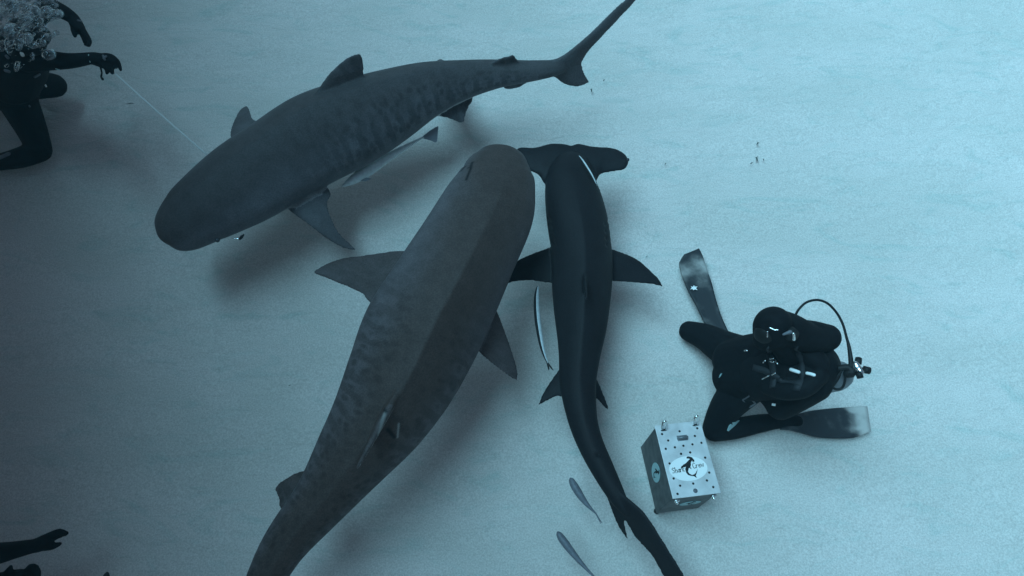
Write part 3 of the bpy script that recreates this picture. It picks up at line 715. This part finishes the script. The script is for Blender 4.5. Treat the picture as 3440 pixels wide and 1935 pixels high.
def diver_right():
    Z = lambda x, y, z, r: (2240 + .483 * x, 800 + .483 * y, z, r)
    ZZ = lambda x, y: (2240 + .483 * x, 800 + .483 * y)
    root = empty('person', P(2470, 1290, 0), 'diver in black wetsuit and scuba gear kneeling on sand beside the metal box', 'diver', 'divers in black wetsuits')
    bm = bmesh.new()
    limb(bm, [Z(480,965,.30,.135), Z(620,945,.44,.150), Z(800,915,.58,.165), Z(940,905,.66,.165), Z(1005,900,.70,.135)], 24)
    limb(bm, [Z(600,850,.36,.125), Z(420,775,.24,.108), Z(270,690,.14,.084), Z(158,648,.09,.066)], 18)            # thigh, knee
    limb(bm, [Z(158,648,.09,.064), Z(270,690,.08,.060), Z(400,700,.07,.050), Z(470,720,.06,.045)], 16)              # shin doubled back
    limb(bm, [Z(560,1020,.32,.115), Z(450,1130,.24,.100), Z(380,1230,.15,.085), Z(330,1325,.085,.070)], 18)
    limb(bm, [Z(330,1335,.085,.068), Z(470,1325,.08,.062), Z(640,1290,.075,.055), Z(820,1268,.06,.042), Z(900,1275,.05,.040)], 16)
    limb(bm, [Z(930,800,.74,.085), Z(1030,730,.80,.078), Z(1112,692,.84,.070)], 18)                                # upper arm to elbow
    limb(bm, [Z(1112,692,.84,.068), Z(1000,655,.90,.060), Z(880,640,.90,.050), Z(800,660,.90,.042)], 16)          # forearm
    limb(bm, [Z(1020,1010,.70,.095), Z(930,1080,.60,.085), Z(790,1165,.46,.078)], 18)
    limb(bm, [Z(790,1175,.45,.072), Z(730,1120,.45,.058), Z(660,1060,.47,.046)], 16)
    limb(bm, [Z(860,790,.78,.075), Z(770,670,.92,.070)], 16)                                                        # neck
    hc = P(*ZZ(735, 615), .97); ball(bm, hc, .090, .096, .115)
    ball(bm, P(*ZZ(735, 650), .95), .092, .09, .10)
    limb(bm, [Z(735,612,.97,.089), Z(850,640,.95,.085), Z(980,690,.90,.076), Z(1112,692,.84,.070)], 20)
    limb(bm, [Z(470,850,.34,.125), Z(600,850,.44,.15), Z(760,860,.56,.16)], 20)
    ball(bm, P(*ZZ(700, 700), .92), .07, .06, .075)                                                                # face, chin
    # gloves: palm, four fingers and a thumb each
    for (wx, wy, wz), (dx, dy), (sx, sy) in (((800,660,.90), (-1,.25), (.25,1)), ((660,1060,.47), (-.9,-.45), (-.45,.9))):
        k = 60
        limb(bm, [Z(wx, wy, wz, .040), Z(wx + dx*k, wy + dy*k, wz, .038)], 14)
        for j, ln in enumerate((1.0, 1.12, 1.05, .85)):
            o = (j - 1.5) * 34; bx, by = wx + dx*80 + sx*o, wy + dy*80 + sy*o
            limb(bm, [Z(bx, by, wz + .01, .012), Z(bx + dx*52*ln, by + dy*52*ln, wz + .014, .011), Z(bx + dx*85*ln, by + dy*85*ln, wz - .012, .010), Z(bx + dx*88*ln, by + dy*88*ln, wz - .035, .009)], 8, 2)
        limb(bm, [Z(wx + dx*20 - sx*50, wy + dy*20 - sy*50, wz, .014), Z(wx + dx*70 - sx*85, wy + dy*70 - sy*85, wz - .01, .012), Z(wx + dx*100 - sx*75, wy + dy*100 - sy*75, wz - .02, .010)], 8, 2)
    me = remeshed(bm, .0065, 6); link('body', me, M_suit, root)
    bm = bmesh.new()
    limb(bm, [Z(640,950,.45,.150), Z(720,925,.53,.160), Z(820,912,.59,.168), Z(940,905,.66,.168), Z(1000,900,.70,.145)], 28)
    limb(bm, [Z(760,800,.66,.050), Z(860,770,.76,.055), Z(980,800,.83,.055), Z(1060,870,.82,.05)], 14)
    limb(bm, [Z(700,1030,.60,.045), Z(820,1060,.70,.05), Z(960,1040,.78,.05), Z(1060,960,.80,.045)], 14)
    limb(bm, [Z(420,985,.40,.02), Z(395,975,.36,.026), Z(385,1000,.33,.018)], 10)
    mv = remeshed(bm, .008, 5); vest = link('buoyancy_vest', mv, M_vest, root)
    T = bvh_of(me, mv)
    # reflective bars, clips and rings on the vest
    for a, b, r, m_, nm in (((862,914),(920,930),.0095,M_white,'reflective_bar'), ((980,946),(1024,957),.0085,M_white,'reflective_bar'),
                        ((667,978),(708,958),.004,M_chrome,'clip'), ((736,950),(756,940),.005,M_chrome,'clip'),
                        ((672,868),(690,852),.004,M_chrome,'ring'), ((722,842),(745,838),.005,M_chrome,'ring'), ((724,860),(744,862),.005,M_chrome,'ring'), ((764,854),(774,874),.005,M_chrome,'ring'), ((545,786),(562,785),.005,M_chrome,'ring')):
        p, n_ = hit(T, *ZZ(*a), r * .8); q, _ = hit(T, *ZZ(*b), r * .8)
        bm = bmesh.new(); tube(bm, [p, p.lerp(q, .5) + n_ * .002, q], [r] * 3, 10); link(nm, from_bm(bm), m_, vest)
    for run in ([(700,760),(730,860),(745,960),(735,1040)], [(900,760),(935,850),(940,960),(900,1060)], [(600,900),(680,920),(800,990),(930,1010)]):
        st_ = resample(run, 14); bm = bmesh.new(); rows = []
        for i, q in enumerate(st_):
            p, n_ = hit(T, *ZZ(*q), .001); q2 = st_[min(i + 1, 13)] - st_[max(i - 1, 0)]
            d_ = Vector((q2[0], -q2[1], 0)).normalized(); sd = d_.cross(n_).normalized()
            rows.append([p + sd * .017 + n_ * -.006, p + sd * .017 + n_ * .003, p - sd * .017 + n_ * .003, p - sd * .017 + n_ * -.006])
        add_rings(bm, rows); link('strap', from_bm(bm), M_strap, vest)
    def patch(outline, m_, nm, par, off=.004):
        bm = bmesh.new(); vs_ = []
        ps = [hit(T, *ZZ(*p), 0) for p in outline]; nn = sum((n for _, n in ps), Vector()).normalized()
        a = [bm.verts.new(p + nn * -.004) for p, _ in ps]; b = [bm.verts.new(p + nn * off) for p, _ in ps]
        k = len(a)
        for i in range(k): bm.faces.new((a[i], a[(i+1)%k], b[(i+1)%k], b[i]))
        bm.faces.new(a[::-1]); bm.faces.new(b); bmesh.ops.triangulate(bm, faces=[f for f in bm.faces if len(f.verts) > 4])
        return link(nm, from_bm(bm), m_, par, False)
    patch([(735,1148),(758,1152),(756,1168),(733,1163)], M_white, 'label_patch', root)
    for q in ([(526,1120),(572,1092),(578,1100),(534,1127)], [(572,1092),(622,1150),(613,1155),(566,1098)], [(622,1150),(584,1176),(578,1168),(614,1146)], [(526,1120),(584,1176),(577,1180),(522,1126)]):
        patch(q, M_grey, 'printed_square', root, .003)
    patch([(418,1338),(432,1302),(446,1292),(456,1300),(455,1281),(472,1280),(505,1268),(472,1304),(450,1322),(428,1342)], M_cyanprint, 'knee_print', root, .003)
    patch([(365,972),(372,952),(380,942),(386,940),(376,960)], M_cyanprint, 'pale_glint', root, .004)  # pale patch painted in for a small glint of light
    # mask on the face and regulator with its hose
    bm = bmesh.new(); mc = P(*ZZ(700, 660), 1.0); fw = (P(*ZZ(660, 700), .97) - hc).normalized()
    ball(bm, hc + fw * .062, .055, .068, .040, fw.to_track_quat('Z', 'Y').to_matrix()); mask = link('mask', from_bm(bm), M_rubber, root)
    T2 = bvh_of(me, mv, mask.data)
    for a, b in (((702,650),(700,685)), ((718,622),(745,635)), ((748,638),(774,637))):
        p, _ = hit(T2, *ZZ(*a), .002); q, _ = hit(T2, *ZZ(*b), .002)
        bm = bmesh.new(); tube(bm, [p, q], [.0035] * 2, 8); link('frame_glint', from_bm(bm), M_chrome, mask)
    p, nrm = hit(T2, *ZZ(860, 665), .012)
    bm = bmesh.new(); cyl(bm, p - nrm * .03, p + nrm * .012, .036, .030, 22); rg = link('regulator', from_bm(bm), M_rubber, root)
    T3 = bvh_of(me, mv, rg.data)
    p, _ = hit(T3, *ZZ(876, 662), .004); q, _ = hit(T3, *ZZ(879, 700), .004)
    bm = bmesh.new(); tube(bm, [p, q], [.007, .009], 8); link('cover_plate', from_bm(bm), M_chrome, rg)
    p, _ = hit(T3, *ZZ(810, 668), .002); q, _ = hit(T3, *ZZ(858, 655), .002)
    bm = bmesh.new(); tube(bm, [p, q], [.006, .010], 8); link('exhaust_tee', from_bm(bm), M_grey, rg)
    # scuba tank standing up behind the back
    top = P(*ZZ(1225, 945), .70); ax_ = Vector((.35, -.10, 1)).normalized(); r = .080
    bm = bmesh.new(); rings = []
    for zz, rr in ((-.60, .05), (-.595, .07), (-.57, r), (-.05, r), (-.02, r * .93), (.008, r * .78), (.030, r * .52), (.042, r * .30), (.055, r * .27)):
        c = top + ax_ * zz; s = ax_.orthogonal().normalized(); u = ax_.cross(s)
        rings.append([c + (s * math.cos(k*math.pi/16) + u * math.sin(k*math.pi/16)) * rr for k in range(32)])
    add_rings(bm, rings); tank = link('scuba_tank', from_bm(bm), M_tank, root)
    v0 = top + ax_ * .05
    bm = bmesh.new(); tube(bm, [v0, P(*ZZ(1270, 925), .80), P(*ZZ(1322, 895), .83)], [.024, .024, .020], 14); tube(bm, [P(*ZZ(1315, 880), .83), P(*ZZ(1350, 935), .83)], [.019, .017], 14)
    link('valve', from_bm(bm), M_chrome, tank)
    for x, y, rr in ((1332, 854, .017), (1390, 918, .019), (1340, 952, .017)):
        bm = bmesh.new(); cc = P(*ZZ(x, y), .83); o = (cc - P(*ZZ(1325, 905), .83)).normalized()
        cyl(bm, cc - o * .015, cc + o * .015, rr, rr * .92, 14); link('knob', from_bm(bm), M_rubber, tank)
    bm = bmesh.new(); tube(bm, [P(*ZZ(1200, 905), .80), P(*ZZ(1262, 900), .815), P(*ZZ(1285, 930), .81), P(*ZZ(1262, 940), .80)], [.016, .019, .026, .024], 12, 3); link('first_stage', from_bm(bm), M_rubber, tank)
    def hose(pts, rad, z):
        bm = bmesh.new(); tube(bm, [P(*ZZ(x, y), z + dz) for x, y, dz in pts], rad, 10, 5); link('hose', from_bm(bm), M_rubber, root)
    hose([(1280,890,0),(1279,840,0),(1266,750,.01),(1250,690,.02),(1225,600,.04),(1182,520,.06),(1120,455,.08),(1048,430,.09),(975,445,.09),(925,487,.08),(896,535,.06),(880,600,.03),(870,655,0)], [.011,.0115,.0085,.0065]+[.0062]*9, .83)
    hose([(1215,925,0),(1185,965,-.02),(1140,1020,-.05),(1115,1060,-.08)], [.0062]*4, .80)
    hose([(1237,935,0),(1240,985,-.02),(1222,1038,-.05),(1182,1052,-.06),(1140,1030,-.05),(1105,1000,-.02)], [.0062]*6, .80)
    # swim fins lying on the sand
    def px(l): return [ZZ(*q) for q in l]
    swim_fin(root, px([(340,690),(270,600),(230,520),(190,440),(160,390),(120,300),(92,215),(88,165),(120,115)]), px([(475,715),(440,680),(405,610),(375,540),(340,430),(312,320),(285,240),(250,130),(222,74)]), .10, .07, lambda t: .12 + .38 * max(0, 1 - abs(t - .78) / .18))
    bm = bmesh.new(); pts = [(188,328),(194,338),(214,336),(204,348),(214,362),(197,356),(184,362),(178,352),(162,358),(174,345),(166,336),(181,338)]
    a = [bm.verts.new(P(*ZZ(*q), .093)) for q in pts]; b = [bm.verts.new(P(*ZZ(*q), .104)) for q in pts]; k = len(a)
    for i in range(k): bm.faces.new((a[i], a[(i+1)%k], b[(i+1)%k], b[i]))
    bm.faces.new(a[::-1]); bm.faces.new(b); bmesh.ops.triangulate(bm, faces=[f for f in bm.faces if len(f.verts) > 4]); link('star_print', from_bm(bm), M_white, root, False)
    swim_fin(root, px([(800,1245),(890,1228),(1000,1203),(1120,1188),(1250,1178),(1330,1172),(1392,1170)]), px([(790,1330),(860,1335),(950,1358),(1040,1382),(1150,1392),(1300,1388),(1418,1345)]), .07, .04, lambda t: .12 + .58 * max(0, min(1, (t - .72) / .16)))
diver_right()

def diver_kneeling():
    root = empty('person', P(60, 330, 0), 'dark diver kneeling in a bubble cloud at the top left corner, hand holding a line', 'diver', 'divers in black wetsuits')
    bm = bmesh.new()
    limb(bm, [(45,305,.34,.15), (45,250,.55,.16), (60,190,.78,.165), (65,165,.88,.13)], 24)
    limb(bm, [(-60,290,.36,.15), (0,300,.36,.14), (50,300,.34,.13)], 18)
    limb(bm, [(70,285,.32,.115), (120,285,.28,.10), (180,287,.20,.085)], 18)
    limb(bm, [(180,287,.19,.075), (120,300,.10,.06), (60,330,.06,.05), (-40,360,.05,.045)], 16)
    limb(bm, [(40,300,.34,.13), (75,370,.26,.115), (108,440,.17,.095), (132,500,.10,.080)], 18)
    limb(bm, [(132,506,.10,.078), (75,528,.09,.072), (10,543,.08,.060), (-90,560,.06,.045), (-130,566,.06,.04)], 16)
    limb(bm, [(90,195,.88,.085), (175,203,.87,.058), (240,204,.87,.045), (300,196,.86,.036)], 16)
    limb(bm, [(75,150,.95,.08), (110,70,.98,.065), (165,20,.97,.055)], 16); limb(bm, [(165,20,.97,.052), (215,42,.93,.044), (246,62,.90,.036)], 16)
    limb(bm, [(70,165,.95,.06), (80,135,1.05,.06)], 14); ball(bm, P(88, 125, 1.10), .095, .09, .115); ball(bm, P(118, 128, 1.07), .06, .055, .07)
    # holding hand
    limb(bm, [(300,196,.86,.036), (322,197,.86,.038), (348,200,.86,.036)], 14)
    for j, f in enumerate(([(352,186),(374,189),(395,206),(405,234)], [(352,194),(372,202),(386,214),(390,226)], [(348,205),(362,215),(374,229),(377,246)], [(340,212),(350,222),(359,234),(359,246)])):
        limb(bm, [(x, y, .87 - .004 * j - .012 * i, (.0165, .0155, .014, .011)[i]) for i, (x, y) in enumerate(f)], 10, 3)
    limb(bm, [(318,210,.84,.018), (345,222,.82,.015), (368,234,.82,.012)], 10, 3)
    # free hand
    limb(bm, [(246,62,.90,.036), (256,80,.89,.038), (268,98,.885,.034)], 14)
    for j, f in enumerate(([(274,92),(289,115),(301,138),(298,153)], [(270,95),(285,118),(296,141),(294,152)], [(268,98),(282,122),(290,143),(288,149)], [(266,98),(278,120),(285,138),(284,142)])):
        limb(bm, [(x, y, .895 - .02 * j - .004 * i, (.0165, .0155, .014, .012)[i]) for i, (x, y) in enumerate(f)], 10, 3)
    limb(bm, [(248,78,.88,.018), (246,100,.875,.016), (252,121,.87,.012)], 10, 3)
    me = remeshed(bm, .0065, 4); link('body', me, M_suit, root)
    bm = bmesh.new(); limb(bm, [(40,265,.52,.17), (52,215,.70,.18), (60,180,.84,.16)], 24); mv = remeshed(bm, .009, 4); vest = link('buoyancy_vest', mv, M_vest, root)
    T = bvh_of(me, mv)
    for a, b, r, m_ in (((298,184),(303,208),.003,M_cyanprint), ((346,188),(352,200),.006,M_grey), ((356,190),(348,196),.006,M_grey), ((74,177),(76,183),.010,M_white), ((130,248),(116,256),.008,M_grey), ((152,286),(154,290),.006,M_white), ((97,354),(99,358),.006,M_grey), ((188,230),(198,233),.004,M_cyanprint), ((20,235),(30,238),.010,M_grey), ((22,188),(28,194),.008,M_grey), ((262,70),(272,72),.006,M_grey)):
        p, _ = hit(T, *a, r * .4); q, _ = hit(T, *b, r * .4); bm = bmesh.new(); tube(bm, [p, q], [r, r], 8); link('glint_fitting', from_bm(bm), m_, root)
    p, _ = hit(T, 2, 530, .003); q, _ = hit(T, 31, 518, .003); bm = bmesh.new(); tube(bm, [p, q], [.012, .013], 8); link('shin_stripe', from_bm(bm), M_grey, root)
    bm = bmesh.new(); tube(bm, [P(338,228,.84), P(342,244,.82), P(340,258,.80), P(345,266,.80)], [.006, .005, .006, .008], 8, 3); link('lanyard', from_bm(bm), M_rubber, root)
    bm = bmesh.new(); mc = P(140, 120, 1.09); ball(bm, mc, .045, .06, .05); link('mask', from_bm(bm), M_rubber, root)
    bm = bmesh.new(); c = P(-170, 185, .85); cyl(bm, c - Vector((0, 0, .3)), c + Vector((0, 0, .28)), .085, .08, 24); tk = link('scuba_tank', from_bm(bm), M_tank, root)
    bm = bmesh.new(); cyl(bm, c + Vector((0, 0, .27)), c + Vector((0, 0, .36)), .022, .02, 14); link('valve', from_bm(bm), M_chrome, tk)
    # thin line from the hand towards the upper shark
    a, b = P(366, 229, .83), P(692, 517, .62); bm = bmesh.new()
    pts = [a.lerp(b, k / 12) - Vector((0, 0, .02 * math.sin(math.pi * k / 12))) for k in range(13)]
    tube(bm, pts, [.0058] * 13, 8)
    o = link('line', from_bm(bm), M_line); tag(o, 'thin pale line stretched from the kneeling diver towards the spotted tiger shark', 'line')
diver_kneeling()

def diver_corner():
    root = empty('person', P(-150, 1930, 0), 'diver at the bottom left corner, only a reaching gloved arm and hand showing', 'diver', 'divers in black wetsuits')
    bm = bmesh.new(); z = .42
    limb(bm, [(-250,1880,.62,.10), (-130,1880,.52,.072), (0,1858,z,.052), (48,1848,z,.043), (109,1835,z,.035)], 16)
    limb(bm, [(109,1835,z,.035), (130,1830,z,.037), (152,1820,z,.038)], 14)
    for j, f in enumerate(([(150,1806),(180,1792),(202,1785),(224,1792)], [(155,1812),(182,1798),(205,1789),(220,1795)], [(158,1818),(182,1804),(202,1795),(214,1797)], [(160,1820),(180,1808),(196,1800),(206,1800)])):
        limb(bm, [(x, y, z + .015 - .020 * j, (.0175, .016, .0145, .011)[i]) for i, (x, y) in enumerate(f)], 10, 3)
    limb(bm, [(138,1838,z - .01,.019), (170,1838,z - .02,.017), (192,1830,z - .02,.014), (200,1827,z - .02,.012)], 10, 3)
    # second glove, half under the frame edge
    limb(bm, [(-220,1990,.55,.09), (-90,1985,.42,.065), (20,1950,.34,.046), (70,1940,.34,.042)], 16)
    for j, f in enumerate(([(70,1935),(96,1915),(108,1902),(112,1925)], [(75,1938),(104,1918),(118,1908),(122,1932)], [(80,1942),(112,1925),(124,1920),(126,1942)], [(82,1948),(112,1938),(124,1936),(122,1952)])):
        limb(bm, [(x, y, .35 - .012 * j, (.020, .019, .019, .014)[i]) for i, (x, y) in enumerate(f)], 10, 3)
    limb(bm, [(20,1935,.35,.020), (30,1915,.36,.016), (37,1903,.36,.010)], 10, 3)
    limb(bm, [(-280,2010,.30,.16), (-275,1960,.52,.17), (-265,1900,.72,.165), (-262,1880,.80,.12)], 24)
    limb(bm, [(-262,1870,.84,.06), (-258,1840,.94,.06)], 14); ball(bm, P(-255, 1825, .98), .09, .09, .115)
    limb(bm, [(-270,2010,.28,.12), (-200,2050,.18,.10), (-120,2060,.08,.075)], 16); limb(bm, [(-120,2062,.08,.07), (-220,2090,.07,.06), (-330,2100,.06,.045)], 14)
    limb(bm, [(-280,2000,.28,.12), (-230,1960,.18,.10), (-170,1930,.08,.075)], 16); limb(bm, [(-170,1930,.08,.07), (-280,1930,.07,.06), (-380,1930,.06,.045)], 14)
    link('body', remeshed(bm, .0065, 4), M_suit, root)
diver_corner()
remora('dark fish of which only a pointed tip shows at the bottom edge', [(x/S, y/S, w) for x, y, w in ((359,1921,1),(359,1926,5),(357,1936,8),(352,1965,13),(346,2010,14),(338,2060,10),(330,2110,5),(326,2130,3))], .25, M_fishdark, None, 1, (30, 24))

# ------------------------------------------------------------------ bubbles and scraps
def bubbles():
    m = bpy.data.materials.new('air_bubble'); m.use_nodes = True; nt = m.node_tree
    nt.nodes.remove(nt.nodes['Principled BSDF']); g = nt.nodes.new('ShaderNodeBsdfGlass'); g.inputs['IOR'].default_value = .75; g.inputs['Roughness'].default_value = .02; g.inputs['Color'].default_value = (.55, .60, .64, 1)
    tr = nt.nodes.new('ShaderNodeBsdfTransparent'); mxs = nt.nodes.new('ShaderNodeMixShader'); mxs.inputs[0].default_value = .36
    nt.links.new(tr.outputs[0], mxs.inputs[1]); nt.links.new(g.outputs[0], mxs.inputs[2]); nt.links.new(mxs.outputs[0], nt.nodes['Material Output'].inputs['Surface'])
    rnd = random.Random(5); bm = bmesh.new()
    for k in range(520):
        if k < 380: x, y = rnd.gauss(62, 62), rnd.gauss(92, 52)
        else: x, y = rnd.uniform(-60, 190), rnd.uniform(-20, 60)
        if x > 190 or y > 250: continue
        z = rnd.uniform(1.15, 1.9); r = .003 + .026 * rnd.random() ** 4
        M = Matrix.Translation(P(x, y, z)) @ Matrix.Rotation(rnd.random() * 6, 4, 'Z') @ Matrix.Rotation(rnd.gauss(0, .3), 4, 'X') @ Matrix.Diagonal((r * rnd.uniform(.9, 1.5), r, r * rnd.uniform(.35, .7), 1))
        bmesh.ops.create_icosphere(bm, subdivisions=2, radius=1, matrix=M)
    o = link('air_bubbles', from_bm(bm), m); tag(o, 'cloud of rising air bubbles above the kneeling diver at the top left', 'bubbles', None, 'stuff')
bubbles()
def scrap(x, y, ln, ang, label, wd=.35, z=.02):
    rnd = random.Random(int(x * 7 + y)); ln *= .62; bm = bmesh.new(); c = D(x, y, z); d = Vector((math.cos(ang), math.sin(ang), 0)); s = Vector((-d.y, d.x, 0))
    pts = [c + d * ln * t + s * ln * .18 * math.sin(t * 4 + rnd.random()) + Vector((0, 0, .006 * rnd.random())) for t in (-.5, -.2, .1, .35, .5)]
    tube(bm, pts, [.15 * ln * wd, .4 * ln * wd, .5 * ln * wd, .3 * ln * wd, .08 * ln * wd], 8, 3)
    if wd > .3: tube(bm, [pts[2], pts[2] + s * ln * .35 + d * ln * .1], [.25 * ln * wd, .06 * ln * wd], 6)
    o = link('weed_scrap', from_bm(bm), M_debris); tag(o, label, 'weed scrap', 'weed scraps on the sand')
scrap(1488, 228, .05, 1.1, 'weed scrap just below the tail of the spotted tiger shark')
scrap(1519, 203, .03, .4, 'tiny weed scrap right of the tail of the spotted tiger shark')
scrap(1906, 362, .045, .5, 'weed scrap on bright sand, topmost of the loose cluster')
scrap(1890, 411, .035, .2, 'leftmost weed scrap of the cluster on bright sand')
scrap(1905, 400, .06, 1.2, 'largest weed scrap of the cluster on bright sand')
scrap(1921, 402, .03, .9, 'rightmost weed scrap of the cluster on bright sand')
scrap(1674, 413, .035, .6, 'weed scrap on sand right of the hammerhead head', .25)
scrap(1627, 646, .03, .2, 'weed scrap above the right pectoral fin of the hammerhead', .25)
scrap(327, 262, .10, -.25, 'thin dark weed stalk on dim sand below the stretched line', .10)
scrap(729, 970, .022, .1, 'dark speck of weed on dim sand left of the big tiger shark')
scrap(1624, 1164, .02, .3, 'dark speck of weed left of the metal box')

# ------------------------------------------------------------------ sea water between the camera and the sand
def haze():
    bm = bmesh.new(); bmesh.ops.create_cube(bm, size=1, matrix=Matrix.Translation((0, 1.6, 1.9)) @ Matrix.Diagonal((150, 150, 6.2, 1)))
    m = bpy.data.materials.new('sea_water'); m.use_nodes = True; nt = m.node_tree; nt.nodes.remove(nt.nodes['Principled BSDF'])
    v = nt.nodes.new('ShaderNodeVolumePrincipled'); v.inputs['Density'].default_value = HAZE; v.inputs['Color'].default_value = (.30, .62, .75, 1); v.inputs['Anisotropy'].default_value = .2
    nt.links.new(v.outputs[0], nt.nodes['Material Output'].inputs['Volume'])
    tag(link('haze', from_bm(bm), m, None, False), kind='stuff')
HAZE = 0.006
haze()
